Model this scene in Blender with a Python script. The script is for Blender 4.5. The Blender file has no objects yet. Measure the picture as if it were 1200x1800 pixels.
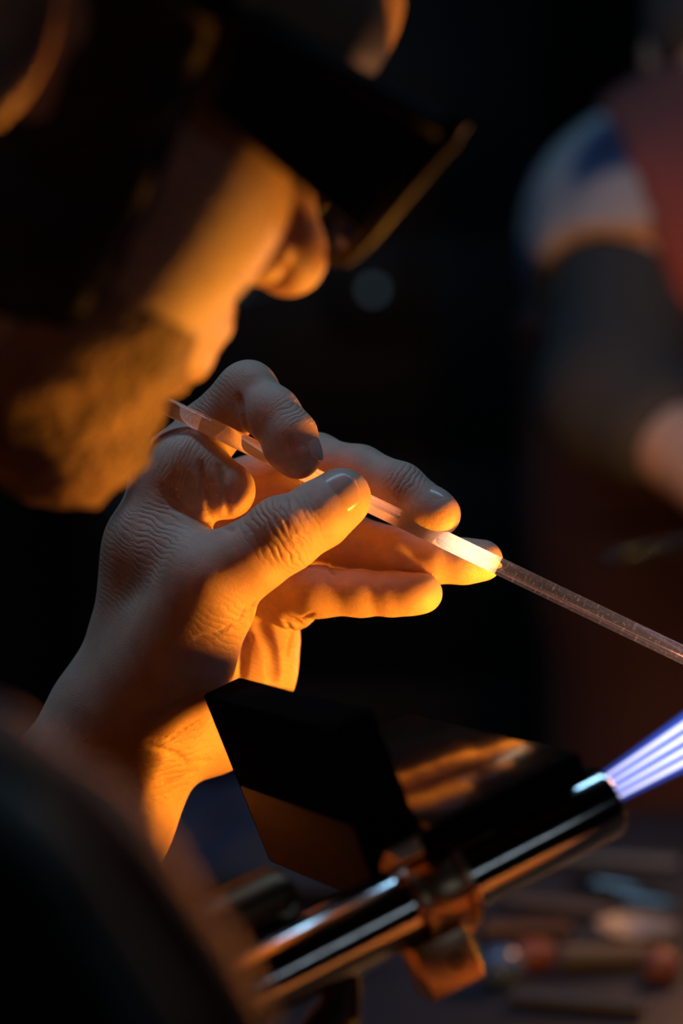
import bpy, bmesh, math, random
import numpy as np
from mathutils import Vector, Matrix, Quaternion

random.seed(7)
rng = np.random.default_rng(7)
SC = bpy.context.scene
COL = SC.collection

# ------------------------------------------------------------------ camera
PITCH = math.radians(8.0)
CAM_H = 1.17
FPX = 4250.0                       # 85 mm on a 36 mm tall frame of 1800 px
cam_d = bpy.data.cameras.new('camera')
cam = bpy.data.objects.new('camera', cam_d)
COL.objects.link(cam)
cam.location = (0, -0.85, CAM_H)
cam.rotation_euler = (math.pi / 2 - PITCH, 0, 0)
cam_d.sensor_fit = 'VERTICAL'
cam_d.sensor_height = 36.0
cam_d.lens = 85.0
cam_d.clip_start = 0.02
cam_d.dof.use_dof = True
cam_d.dof.focus_distance = 0.845
cam_d.dof.aperture_fstop = 4.5
SC.camera = cam
bpy.context.view_layer.update()
MC = np.array(cam.matrix_world)

def C2W(x, y, d):
    """camera frame in mm (right, up, away) -> world metres"""
    p = MC @ np.array([x / 1000, y / 1000, -d / 1000, 1.0])
    return p[:3]
def CD(x, y, d):
    """camera-frame direction (right, up, away) -> world"""
    v = MC[:3, :3] @ np.array([x, y, -d], float)
    return v / np.linalg.norm(v)
def W(px, py, depth):
    return C2W((px - 600) * depth / FPX * 1000, (900 - py) * depth / FPX * 1000, depth * 1000)
def H(px, py, dz):
    return W(px, py, 0.85 + dz / 1000)

# ------------------------------------------------------------------ world, light, exposure
world = bpy.data.worlds.new('world'); SC.world = world
world.use_nodes = True
bg = world.node_tree.nodes['Background']
bg.inputs[0].default_value = (0.5, 0.7, 1.0, 1); bg.inputs[1].default_value = 0.0006
SC.view_settings.view_transform = 'Standard'
SC.view_settings.look = 'None'
SC.view_settings.gamma = 1.0
SC.view_settings.use_curve_mapping = False
SC.view_settings.exposure = 0.0
SC.cycles.caustics_refractive = False
SC.cycles.caustics_reflective = False
SC.cycles.sample_clamp_indirect = 4.0
SC.cycles.max_bounces = 10
SC.cycles.transmission_bounces = 8

GATHER_L = 800.0                     # radiance of the added molten glass
GATHER_RGB = (1.0, 0.35, 0.022)
def area(name, loc, target, sx, sy, energy, color):
    l = bpy.data.lights.new(name, 'AREA'); l.shape = 'RECTANGLE'; l.size = sx; l.size_y = sy
    l.energy = energy; l.color = color
    o = bpy.data.objects.new(name, l); COL.objects.link(o)
    o.location = loc
    o.rotation_euler = (Vector(target) - Vector(loc)).to_track_quat('-Z', 'Y').to_euler()
    return o
# cool ceiling lamp of the workshop, above and a little beyond the hands
area('ceiling_lamp_light', (-0.40, 0.22, 2.20), (-0.40, 0.221, 0.9), 2.0, 0.10, 7.8, (0.31, 0.64, 1.0))
# faint cool strip light added behind the camera at right, for the barrel highlight
area('highlight_strip_light', (1.20, -1.42, 1.55), (0.05, -0.1, 0.95), 0.9, 0.08, 0.42, (0.62, 0.80, 1.0))
# glow of the other burner on the far side of the bench, right of the frame
pl = bpy.data.lights.new('far_burner_light', 'POINT'); pl.energy = 2.4; pl.color = (1.0, 0.42, 0.16); pl.shadow_soft_size = 0.03
po = bpy.data.objects.new('far_burner_light', pl); COL.objects.link(po); po.location = W(1390, 1075, 1.44)

# ------------------------------------------------------------------ materials
def mat(name, color=(.5, .5, .5), rough=.5, metal=0.0, **kw):
    m = bpy.data.materials.new(name); m.use_nodes = True
    b = m.node_tree.nodes['Principled BSDF']
    b.inputs['Base Color'].default_value = (*color, 1)
    b.inputs['Roughness'].default_value = rough
    b.inputs['Metallic'].default_value = metal
    for k, v in kw.items():
        b.inputs[k].default_value = v
    return m
def noise_col(m, c1, c2, scale, detail=3, lo=.35, hi=.65):
    nt = m.node_tree; b = nt.nodes['Principled BSDF']
    tc = nt.nodes.new('ShaderNodeTexCoord'); n = nt.nodes.new('ShaderNodeTexNoise')
    n.inputs['Scale'].default_value = scale; n.inputs['Detail'].default_value = detail
    r = nt.nodes.new('ShaderNodeValToRGB')
    r.color_ramp.elements[0].position = lo; r.color_ramp.elements[0].color = (*c1, 1)
    r.color_ramp.elements[1].position = hi; r.color_ramp.elements[1].color = (*c2, 1)
    nt.links.new(tc.outputs['Object'], n.inputs['Vector'])
    nt.links.new(n.outputs['Fac'], r.inputs['Fac'])
    nt.links.new(r.outputs['Color'], b.inputs['Base Color'])
    return m
def noise_bump(m, scale, strength, dist, detail=4, kind='noise', stretch=None, prev=None):
    nt = m.node_tree; b = nt.nodes['Principled BSDF']
    tc = nt.nodes.new('ShaderNodeTexCoord')
    vec = tc.outputs['Object']
    if stretch:
        mp = nt.nodes.new('ShaderNodeMapping'); mp.inputs['Scale'].default_value = stretch[0]
        mp.inputs['Rotation'].default_value = stretch[1]
        nt.links.new(vec, mp.inputs['Vector']); vec = mp.outputs['Vector']
    if kind == 'noise':
        n = nt.nodes.new('ShaderNodeTexNoise'); n.inputs['Detail'].default_value = detail; out = n.outputs['Fac']
    else:
        n = nt.nodes.new('ShaderNodeTexVoronoi'); n.feature = 'DISTANCE_TO_EDGE'; out = n.outputs['Distance']
    n.inputs['Scale'].default_value = scale
    nt.links.new(vec, n.inputs['Vector'])
    bu = nt.nodes.new('ShaderNodeBump'); bu.inputs['Strength'].default_value = strength; bu.inputs['Distance'].default_value = dist
    nt.links.new(out, bu.inputs['Height'])
    if prev: nt.links.new(prev.outputs['Normal'], bu.inputs['Normal'])
    nt.links.new(bu.outputs['Normal'], b.inputs['Normal'])
    return bu

M = {}
sk = mat('skin', (.60, .38, .27), .42)
sk.node_tree.nodes['Principled BSDF'].inputs['Subsurface Weight'].default_value = .35
sk.node_tree.nodes['Principled BSDF'].inputs['Subsurface Radius'].default_value = (1.0, .28, .14)
sk.node_tree.nodes['Principled BSDF'].inputs['Subsurface Scale'].default_value = .006
noise_col(sk, (.56, .35, .25), (.66, .43, .31), 90)
b1 = noise_bump(sk, 1500, .32, .0007, 3, 'voronoi')
b2 = noise_bump(sk, 1300, .30, .0007, 5, 'noise', ((1.0, 1.0, 3.2), (0, 0.6, 0)), b1)
b3 = noise_bump(sk, 420, .10, .0010, 4, 'noise', None, b2)
def wrinkles(m, items, prev, strength=.55):
    """bands of fine folds where the skin bends: (centre, direction across the folds, reach in mm, spacing in mm, weight)"""
    nt = m.node_tree; N = nt.nodes.new; lk = nt.links.new
    ge = N('ShaderNodeNewGeometry'); nz = N('ShaderNodeTexNoise'); nz.inputs['Scale'].default_value = 130; nz.inputs['Detail'].default_value = 3
    lk(ge.outputs['Position'], nz.inputs['Vector'])
    def math_(op, a, b=None):
        n = N('ShaderNodeMath'); n.operation = op
        for k, v in enumerate((a, b)):
            if v is None: continue
            if isinstance(v, (int, float)): n.inputs[k].default_value = v
            else: lk(v, n.inputs[k])
        return n.outputs[0]
    total = None
    for (c, d, reach, sp, wt) in items:
        sb = N('ShaderNodeVectorMath'); sb.operation = 'SUBTRACT'; lk(ge.outputs['Position'], sb.inputs[0]); sb.inputs[1].default_value = tuple(c)
        ln = N('ShaderNodeVectorMath'); ln.operation = 'LENGTH'; lk(sb.outputs[0], ln.inputs[0])
        mr = N('ShaderNodeMapRange'); mr.interpolation_type = 'SMOOTHSTEP'; lk(ln.outputs['Value'], mr.inputs['Value'])
        mr.inputs['From Min'].default_value = reach / 1000; mr.inputs['From Max'].default_value = reach / 2600; mr.inputs['To Min'].default_value = 0; mr.inputs['To Max'].default_value = wt
        dt = N('ShaderNodeVectorMath'); dt.operation = 'DOT_PRODUCT'; lk(sb.outputs[0], dt.inputs[0]); dt.inputs[1].default_value = tuple(np.array(d) * 6.283 / sp * 1000)
        ph = math_('ADD', dt.outputs['Value'], math_('MULTIPLY', nz.outputs['Fac'], 16.0))
        wv = math_('POWER', math_('ABSOLUTE', math_('SINE', math_('MULTIPLY', ph, .5))), .6)
        t = math_('MULTIPLY', wv, mr.outputs['Result'])
        total = t if total is None else math_('ADD', total, t)
    bu = N('ShaderNodeBump'); bu.inputs['Strength'].default_value = strength; bu.inputs['Distance'].default_value = .0009
    lk(total, bu.inputs['Height']); lk(prev.outputs['Normal'], bu.inputs['Normal'])
    lk(bu.outputs['Normal'], nt.nodes['Principled BSDF'].inputs['Normal'])
wrinkles(sk, [
    (H(494, 925, -30), CD(.87, .5, 0), 17, 2.3, 1.0),        # thumb knuckle
    (H(505, 955, -26), CD(.75, .6, 0), 12, 1.9, .8),
    (H(300, 950, -8), CD(.35, .93, 0), 24, 2.0, .55),        # web of the thumb
    (H(230, 990, 5), CD(.6, .8, 0), 26, 1.8, .45),           # back of the hand
    (H(320, 800, -6), CD(.9, -.4, 0), 16, 1.7, .4),          # index base
    (H(380, 700, 8), CD(.7, .7, 0), 18, 1.6, .35), (H(515, 735, -8), CD(.6, -.8, 0), 11, 1.7, .6),
    (H(712, 840, -2), CD(.85, -.5, 0), 11, 1.8, .6),
    (H(390, 1090, -18), CD(.5, .85, 0), 20, 2.6, .5),        # thenar
    (H(480, 1130, 30), CD(.5, .85, 0), 22, 1.5, .4),
    (H(300, 1320, 8), CD(-.25, .95, 0), 26, 2.6, .7),        # wrist
    (H(200, 1420, 4), CD(.85, .5, 0), 28, 3.4, .4)], b3)
M['skin'] = sk
M['nail'] = mat('nail', (.62, .42, .34), .22)
M['nail'].node_tree.nodes['Principled BSDF'].inputs['Subsurface Weight'].default_value = .2
M['nail'].node_tree.nodes['Principled BSDF'].inputs['Subsurface Scale'].default_value = .002
M['hair'] = noise_col(mat('hair', (.012, .009, .007), .6), (.008, .006, .005), (.022, .015, .010), 120)
M['beard'] = noise_col(mat('beard', (.12, .06, .03), .7), (.12, .065, .035), (.46, .28, .18), 45, 4)
noise_bump(M['beard'], 300, .9, .004, 4)
M['shirt'] = mat('dark_cotton', (.036, .038, .036), .9); noise_bump(M['shirt'], 1500, .3, .001, 2)
M['shirt'].node_tree.nodes['Principled BSDF'].inputs['Sheen Weight'].default_value = .8
M['shirt'].node_tree.nodes['Principled BSDF'].inputs['Sheen Tint'].default_value = (1, .55, .34, 1)  # warm sheen tint imitates orange rim light on the sleeve
M['shirt'].node_tree.nodes['Principled BSDF'].inputs['Sheen Roughness'].default_value = .45
M['trousers'] = mat('dark_denim', (.02, .03, .05), .9)
M['steel'] = mat('brushed_steel', (.60, .56, .52), .11, 1.0)
noise_bump(M['steel'], 900, .04, .0005, 2)
M['brass'] = mat('worn_brass', (.62, .40, .24), .32, 1.0)
M['darkbrass'] = mat('tarnished_brass', (.14, .08, .045), .38, 1.0)
M['blackmetal'] = mat('black_metal', (.006, .006, .006), .5, .0)
M['graphite'] = mat('graphite', (.012, .010, .009), .14, 0.0)
M['graphite'].node_tree.nodes['Principled BSDF'].inputs['Specular IOR Level'].default_value = .6
noise_bump(M['graphite'], 120, .03, .0006, 3)
M['plate'] = mat('brown_coated_metal', (.045, .026, .012), .6, .0)
M['blackplastic'] = mat('black_plastic', (.008, .008, .009), .6)
M['blackplastic'].node_tree.nodes['Principled BSDF'].inputs['Specular IOR Level'].default_value = .22
M['plate'].node_tree.nodes['Principled BSDF'].inputs['Specular IOR Level'].default_value = .1
M['graphite_rough'] = mat('matte_graphite', (.006, .005, .005), .5)
M['graphite_rough'].node_tree.nodes['Principled BSDF'].inputs['Specular IOR Level'].default_value = .0
M['lens'] = mat('tinted_lens', (.02, .03, .06), .08)
M['floor'] = noise_col(mat('floor_concrete', (.05, .05, .05), .8), (.035, .035, .036), (.06, .058, .055), 8)
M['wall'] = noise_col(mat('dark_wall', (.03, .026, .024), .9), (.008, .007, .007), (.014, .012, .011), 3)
M['bench'] = noise_col(mat('bench_top', (.05, .07, .10), .55), (.005, .011, .024), (.011, .022, .046), 14)
M['wood'] = noise_col(mat('bench_wood', (.10, .06, .035), .7), (.07, .04, .022), (.13, .08, .05), 18)

def glass_mat(name, color, rough=0.0, ior=1.47):
    m = bpy.data.materials.new(name); m.use_nodes = True; nt = m.node_tree; nt.nodes.clear()
    o = nt.nodes.new('ShaderNodeOutputMaterial'); g = nt.nodes.new('ShaderNodeBsdfGlass')
    g.inputs['Color'].default_value = (*color, 1); g.inputs['Roughness'].default_value = rough; g.inputs['IOR'].default_value = ior
    nt.links.new(g.outputs[0], o.inputs['Surface'])
    return m
def emit_mat(name, color, strength):
    m = bpy.data.materials.new(name); m.use_nodes = True; nt = m.node_tree; nt.nodes.clear()
    o = nt.nodes.new('ShaderNodeOutputMaterial'); e = nt.nodes.new('ShaderNodeEmission')
    e.inputs[0].default_value = (*color, 1); e.inputs[1].default_value = strength
    nt.links.new(e.outputs[0], o.inputs['Surface'])
    return m
def flame_mat(name, color, strength):
    m = bpy.data.materials.new(name); m.use_nodes = True; nt = m.node_tree; nt.nodes.clear()
    o = nt.nodes.new('ShaderNodeOutputMaterial'); e = nt.nodes.new('ShaderNodeEmission')
    e.inputs[0].default_value = (*color, 1); e.inputs[1].default_value = strength
    nt.links.new(e.outputs[0], o.inputs['Volume'])
    return m

# ------------------------------------------------------------------ object helpers
def tag(o, label=None, cat=None, group=None, kind=None):
    if label: o['label'] = label
    if cat: o['category'] = cat
    if group: o['group'] = group
    if kind: o['kind'] = kind
    return o
def mesh_obj(name, verts, faces, m, parent=None, origin=None, smooth=True):
    """verts in world space; origin = world point that becomes the object's origin"""
    v = np.asarray(verts, dtype=np.float64)
    if parent is not None:
        org = np.array(parent.location)
        loc = None
    else:
        org = np.array(origin) if origin is not None else np.zeros(3)
    me = bpy.data.meshes.new(name)
    f = np.asarray(faces) if not isinstance(faces, list) else faces
    me.from_pydata((v - org).tolist(), [], f.tolist() if not isinstance(f, list) else f)
    me.update()
    if smooth: me.polygons.foreach_set('use_smooth', [True] * len(me.polygons))
    if m is not None: me.materials.append(m)
    o = bpy.data.objects.new(name, me); COL.objects.link(o)
    if parent is not None: o.parent = parent
    else: o.location = org
    return o
def sub_obj(name, verts, faces, m, part, thing, smooth=True):
    """a sub-part: child of a part whose own frame is the thing's frame"""
    o = mesh_obj(name, verts, faces, m, thing, smooth=smooth)
    o.parent = part
    return o
def empty(name, loc):
    o = bpy.data.objects.new(name, None); COL.objects.link(o); o.location = tuple(loc); o.empty_display_size = .02
    return o
class MB:
    def __init__(s): s.v = []; s.f = []
    def addmesh(s, v, f):
        n = len(s.v); s.v += [tuple(p) for p in v]; s.f += [tuple(i + n for i in q) for q in f]; return s
    def box(s, c, ax, half, bev=0.0):
        """c centre, ax three unit axes, half extents, bevelled"""
        bm = bmesh.new(); bmesh.ops.create_cube(bm, size=2)
        for v in bm.verts: v.co = Vector((v.co.x * half[0], v.co.y * half[1], v.co.z * half[2]))
        if bev > 0: bmesh.ops.bevel(bm, geom=list(bm.edges), offset=bev, segments=2, affect='EDGES', profile=.5)
        bm.verts.index_update()
        A = np.array(ax)
        vs = [np.array(c) + A[0] * v.co.x + A[1] * v.co.y + A[2] * v.co.z for v in bm.verts]
        s.addmesh(vs, [[v.index for v in f.verts] for f in bm.faces]); bm.free(); return s
    def tube(s, pts, rad, n=24, cap=True):
        """swept circle along pts with radius per point"""
        P = [np.array(p, float) for p in pts]; R = rad if hasattr(rad, '__len__') else [rad] * len(P)
        t0 = P[1] - P[0]; t0 /= np.linalg.norm(t0)
        a = np.cross(t0, [0, 0, 1.0]);
        if np.linalg.norm(a) < .05: a = np.cross(t0, [0, 1.0, 0])
        a /= np.linalg.norm(a)
        vs = []; fs = []
        for i, p in enumerate(P):
            t = P[min(i + 1, len(P) - 1)] - P[max(i - 1, 0)]
            if np.linalg.norm(t) < 1e-9: t = t0
            t = t / np.linalg.norm(t)
            a = a - t * a.dot(t); a /= np.linalg.norm(a); b = np.cross(t, a)
            for k in range(n):
                th = 2 * math.pi * k / n
                vs.append(p + R[i] * (a * math.cos(th) + b * math.sin(th)))
        for i in range(len(P) - 1):
            for k in range(n):
                k2 = (k + 1) % n
                fs.append((i * n + k, i * n + k2, (i + 1) * n + k2, (i + 1) * n + k))
        if cap:
            fs.append(tuple(range(n - 1, -1, -1))); fs.append(tuple((len(P) - 1) * n + k for k in range(n)))
        return s.addmesh(vs, fs)
    def lathe(s, base, axis, prof, n=32, cap=True):
        """prof: list of (distance along axis, radius)"""
        base = np.array(base, float); axis = np.array(axis, float); axis /= np.linalg.norm(axis)
        a = np.cross(axis, [0, 0, 1.0])
        if np.linalg.norm(a) < .05: a = np.cross(axis, [0, 1.0, 0])
        a /= np.linalg.norm(a); b = np.cross(axis, a)
        vs = []; fs = []
        for (h, r) in prof:
            for k in range(n):
                th = 2 * math.pi * k / n
                vs.append(base + axis * h + r * (a * math.cos(th) + b * math.sin(th)))
        for i in range(len(prof) - 1):
            for k in range(n):
                k2 = (k + 1) % n
                fs.append((i * n + k, i * n + k2, (i + 1) * n + k2, (i + 1) * n + k))
        if cap:
            fs.append(tuple(range(n - 1, -1, -1))); fs.append(tuple((len(prof) - 1) * n + k for k in range(n)))
        return s.addmesh(vs, fs)
    def build(s, name, m, parent=None, origin=None, smooth=True):
        o = mesh_obj(name, s.v, s.f, m, parent, origin, smooth)
        if smooth:
            try: o.data.set_sharp_from_angle(angle=math.radians(38))
            except Exception: pass
        return o
AX = np.eye(3)
def wbox(lo, hi, bev=0.0):
    lo = np.array(lo); hi = np.array(hi)
    return MB().box((lo + hi) / 2, AX, (hi - lo) / 2, bev)

# ------------------------------------------------------------------ signed distance fields -> meshes
BIG = 9.0
def smin(a, b, k):
    h = np.maximum(k - np.abs(a - b), 0) / k
    return np.minimum(a, b) - h * h * k * .25
def smax(a, b, k):
    return -smin(-a, -b, k)
class Field:
    def __init__(s, lo, hi, h):
        s.h = h; s.lo = np.array(lo, float)
        s.n = np.ceil((np.array(hi) - s.lo) / h).astype(int) + 1
        s.ax = [(s.lo[i] + h * np.arange(s.n[i])).astype(np.float32) for i in range(3)]
        s.d = np.full(tuple(s.n), BIG, np.float32)
    def sl(s, lo, hi, pad):
        r = []
        for i in range(3):
            a = int(max(0, math.floor((lo[i] - pad - s.lo[i]) / s.h)))
            b = int(min(s.n[i], math.ceil((hi[i] + pad - s.lo[i]) / s.h) + 1))
            if b <= a: return None
            r.append(slice(a, b))
        return tuple(r)
    def xyz(s, q):
        return s.ax[0][q[0]][:, None, None], s.ax[1][q[1]][None, :, None], s.ax[2][q[2]][None, None, :]
    def put(s, fn, lo, hi, k, mode='u'):
        q = s.sl(lo, hi, max(k, 2 * s.h) + 2 * s.h + .004)
        if q is None: return
        b = fn(*s.xyz(q)).astype(np.float32)
        a = s.d[q]
        if mode == 'u': s.d[q] = smin(a, b, k)
        else: s.d[q] = smax(a, -b, k)
    def cone(s, a, b, r1, r2, k=.002, mode='u'):
        a = np.array(a, float); b = np.array(b, float)
        r = max(r1, r2)
        s.put(lambda X, Y, Z: d_cone(X, Y, Z, a, b, r1, r2), np.minimum(a, b) - r, np.maximum(a, b) + r, k, mode)
    def chain(s, pts, k=.002):
        for (a, ra), (b, rb) in zip(pts[:-1], pts[1:]): s.cone(a, b, ra, rb, k)
    def ball(s, c, r, k=.002, mode='u'):
        s.cone(c, np.array(c) + 1e-5, r, r, k, mode)
    def ell(s, c, rad, ax=AX, k=.002, mode='u'):
        c = np.array(c, float); A = np.array(ax, float); rad = np.array(rad, float)
        def fn(X, Y, Z):
            x = X - c[0]; y = Y - c[1]; z = Z - c[2]
            p = [(x * A[i][0] + y * A[i][1] + z * A[i][2]) / rad[i] for i in range(3)]
            k0 = np.sqrt(p[0] ** 2 + p[1] ** 2 + p[2] ** 2) + 1e-9
            k1 = np.sqrt((p[0] / rad[0]) ** 2 + (p[1] / rad[1]) ** 2 + (p[2] / rad[2]) ** 2) + 1e-9
            return k0 * (k0 - 1) / k1
        m = rad.max()
        s.put(fn, c - m, c + m, k, mode)
    def sample(s, p):
        g = (np.asarray(p, float) - s.lo) / s.h
        i = np.clip(np.floor(g).astype(int), 0, s.n - 2); f = g - i
        r = 0
        for dx in (0, 1):
            for dy in (0, 1):
                for dz in (0, 1):
                    w = (f[0] if dx else 1 - f[0]) * (f[1] if dy else 1 - f[1]) * (f[2] if dz else 1 - f[2])
                    r += w * s.d[i[0] + dx, i[1] + dy, i[2] + dz]
        return r
    def hit(s, o, dvec, tmax=.3):
        o = np.array(o, float); dvec = np.array(dvec) / np.linalg.norm(dvec); t = 0
        while t < tmax:
            v = s.sample(o + dvec * t)
            if v < 0: return o + dvec * t
            t += max(.0002, min(.002, v * .5))
        return None
    def normal(s, p):
        e = s.h * 1.5
        g = np.array([s.sample(p + e * AX[i]) - s.sample(p - e * AX[i]) for i in range(3)])
        return g / np.linalg.norm(g)
    def mesh(s, iters=0):
        D = s.d; ins = D < 0
        n = s.n
        c = [ins[dx:n[0] - 1 + dx, dy:n[1] - 1 + dy, dz:n[2] - 1 + dz] for dx in (0, 1) for dy in (0, 1) for dz in (0, 1)]
        anyi = c[0].copy(); alli = c[0].copy()
        for q in c[1:]: anyi |= q; alli &= q
        act = anyi & ~alli
        I, J, K = np.nonzero(act)
        idx = np.full(act.shape, -1, np.int32); idx[I, J, K] = np.arange(len(I))
        val = {(dx, dy, dz): D[I + dx, J + dy, K + dz] for dx in (0, 1) for dy in (0, 1) for dz in (0, 1)}
        acc = np.zeros((len(I), 3)); cnt = np.zeros(len(I))
        for a in range(3):
            for u in (0, 1):
                for v in (0, 1):
                    p0 = [0, 0, 0]; o = [x for x in range(3) if x != a]; p0[o[0]] = u; p0[o[1]] = v
                    p1 = list(p0); p1[a] = 1
                    v0 = val[tuple(p0)]; v1 = val[tuple(p1)]
                    m = (v0 < 0) != (v1 < 0)
                    t = np.where(m, v0 / np.where(m, v0 - v1, 1), 0)
                    pt = np.zeros((len(I), 3)); pt[:, o[0]] = u; pt[:, o[1]] = v; pt[:, a] = t
                    acc += pt * m[:, None]; cnt += m
        V = s.lo + s.h * (np.stack([I, J, K], 1) + acc / cnt[:, None])
        faces = []
        for a in range(3):
            o = [(a + 1) % 3, (a + 2) % 3]
            s0 = [slice(None)] * 3; s1 = [slice(None)] * 3
            s0[a] = slice(0, n[a] - 1); s1[a] = slice(1, n[a])
            A0 = ins[tuple(s0)]; A1 = ins[tuple(s1)]
            E = np.stack(np.nonzero(A0 != A1), 1)
            ok = (E[:, o[0]] > 0) & (E[:, o[1]] > 0) & (E[:, o[0]] < n[o[0]] - 1) & (E[:, o[1]] < n[o[1]] - 1)
            E = E[ok]
            fl = A0[E[:, 0], E[:, 1], E[:, 2]]
            qs = []
            for (du, dv) in ((1, 1), (0, 1), (0, 0), (1, 0)):
                c2 = E.copy(); c2[:, o[0]] -= du; c2[:, o[1]] -= dv
                qs.append(idx[c2[:, 0], c2[:, 1], c2[:, 2]])
            Q = np.stack(qs, 1)
            Q[~fl] = Q[~fl][:, ::-1]
            faces.append(Q)
        return V, np.concatenate(faces)
def d_cone(X, Y, Z, a, b, r1, r2):
    ba = b - a; L2 = float(ba @ ba)
    px = X - a[0]; py = Y - a[1]; pz = Z - a[2]
    t = np.clip((px * ba[0] + py * ba[1] + pz * ba[2]) / L2, 0, 1)
    dx = px - ba[0] * t; dy = py - ba[1] * t; dz = pz - ba[2] * t
    return np.sqrt(dx * dx + dy * dy + dz * dz) - (r1 + (r2 - r1) * t)
def vnoise(V, scale, seed=0):
    """cheap smooth pseudo noise in [-1,1] on points or grids"""
    X, Y, Z = [V[i] * scale for i in range(3)]
    r = np.random.default_rng(seed); out = 0
    for k in range(6):
        w = r.normal(size=3); w = w / np.linalg.norm(w) * (1 + .5 * k); ph = r.uniform(0, 6.28)
        out = out + np.sin(w[0] * X + w[1] * Y + w[2] * Z + ph + 1.3 * np.sin(w[2] * X - w[0] * Y + w[1] * Z + ph * 2)) / 6
    return out

# ================================================================== the room
def struct(name, mb, m):
    return tag(mb.build(name, m, smooth=False), kind='structure')
struct('floor', wbox((-2.2, -1.6, -.1), (2.6, 3.3, 0)), M['floor'])
struct('ceiling', wbox((-2.2, -1.6, 2.6), (2.6, 3.3, 2.7)), M['wall'])
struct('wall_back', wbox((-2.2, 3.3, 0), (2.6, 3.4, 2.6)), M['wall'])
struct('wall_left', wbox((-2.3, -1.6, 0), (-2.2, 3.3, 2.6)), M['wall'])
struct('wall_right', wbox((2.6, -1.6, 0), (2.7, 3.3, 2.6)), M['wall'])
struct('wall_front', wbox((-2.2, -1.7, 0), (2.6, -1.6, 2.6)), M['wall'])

# ================================================================== workbench
BZ = 0.72
bth = math.radians(4)
bax = np.array([[math.cos(bth), math.sin(bth), 0], [-math.sin(bth), math.cos(bth), 0], [0, 0, 1]])
bcorner = np.array([-.115, -.36, 0])           # near left corner of the bench
BLX, BLY = 1.75, 1.16
def B(u, v, z=BZ): return bcorner + bax[0] * u + bax[1] * v + np.array([0, 0, z])
wb = empty('workbench', (*(bcorner + bax[0] * BLX / 2 + bax[1] * BLY / 2)[:2], 0))
tag(wb, 'dark blue-grey topped workbench under the torch and scattered tools', 'workbench')
MB().box(B(BLX / 2, BLY / 2, BZ - .02), bax, (BLX / 2, BLY / 2, .02), .004).build('bench_top', M['bench'], wb)
for u in (.09, BLX - .09):
    for v in (.09, BLY - .09):
        MB().box(B(u, v, (BZ - .04) / 2), bax, (.035, .035, (BZ - .04) / 2), .003).build('leg', M['wood'], wb)
for v in (.09, BLY - .09):
    MB().box(B(BLX / 2, v, BZ - .09), bax, (BLX / 2 - .125, .015, .045), .003).build('rail', M['wood'], wb)

# ================================================================== glass rod
RODR = .0031
def rod_y(x): return 739 + .482 * (x - 345)
def rod_dz(x): return 0 if x < 800 else -(x - 800) * .045
rodA = H(110, rod_y(110), 0); rodB = H(800, rod_y(800), 0); rodC = H(1400, rod_y(1400), rod_dz(1400))
rod_dir = (rodC - rodA) / np.linalg.norm(rodC - rodA)
rodA = H(110, rod_y(110), 8); rodC = H(1400, rod_y(1400), -20)
rod_dir = (rodC - rodA); rod_len = np.linalg.norm(rod_dir); rod_dir /= rod_len
def rod_s(px):  # metres along the rod for a pixel column
    a = (600 - 110) / (1400 - 110)
    return (px - 110) / (1400 - 110) * rod_len
s_glow0, s_glow1 = rod_s(782), rod_s(886)
rod = empty('glass_rod', rodA)
tag(rod, 'clear glass rod pinched between the fingertips, running down towards the flame', 'glass rod')
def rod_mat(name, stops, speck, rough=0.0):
    """clear glass; painted emission imitates guided and refracted light (stops: pixel column -> glow)"""
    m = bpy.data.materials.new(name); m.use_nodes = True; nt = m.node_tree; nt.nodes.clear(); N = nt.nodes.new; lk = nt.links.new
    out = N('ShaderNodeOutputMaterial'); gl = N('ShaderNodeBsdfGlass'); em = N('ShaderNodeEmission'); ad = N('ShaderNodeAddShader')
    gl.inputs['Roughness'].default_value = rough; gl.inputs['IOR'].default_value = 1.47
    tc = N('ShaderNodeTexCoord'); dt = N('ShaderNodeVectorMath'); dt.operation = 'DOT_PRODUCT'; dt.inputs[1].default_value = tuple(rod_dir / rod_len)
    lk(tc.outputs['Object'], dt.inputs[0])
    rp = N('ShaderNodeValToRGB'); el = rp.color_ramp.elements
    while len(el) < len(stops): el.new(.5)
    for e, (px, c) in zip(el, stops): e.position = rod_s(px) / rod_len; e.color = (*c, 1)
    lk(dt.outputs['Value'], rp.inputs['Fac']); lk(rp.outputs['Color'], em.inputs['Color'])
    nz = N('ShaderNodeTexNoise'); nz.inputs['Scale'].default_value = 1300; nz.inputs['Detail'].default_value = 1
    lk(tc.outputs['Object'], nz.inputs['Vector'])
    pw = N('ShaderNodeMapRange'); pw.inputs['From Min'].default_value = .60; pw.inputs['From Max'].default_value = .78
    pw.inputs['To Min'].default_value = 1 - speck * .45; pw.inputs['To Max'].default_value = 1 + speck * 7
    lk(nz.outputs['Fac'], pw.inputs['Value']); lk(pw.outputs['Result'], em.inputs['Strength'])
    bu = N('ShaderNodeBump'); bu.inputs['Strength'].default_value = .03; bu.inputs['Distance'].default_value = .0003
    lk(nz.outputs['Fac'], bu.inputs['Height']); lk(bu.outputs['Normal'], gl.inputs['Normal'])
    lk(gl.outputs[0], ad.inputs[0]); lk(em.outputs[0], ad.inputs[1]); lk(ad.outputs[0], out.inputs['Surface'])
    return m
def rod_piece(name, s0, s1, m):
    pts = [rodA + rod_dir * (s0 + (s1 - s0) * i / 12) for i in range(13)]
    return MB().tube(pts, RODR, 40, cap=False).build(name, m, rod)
K0 = (0, 0, 0)
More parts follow.
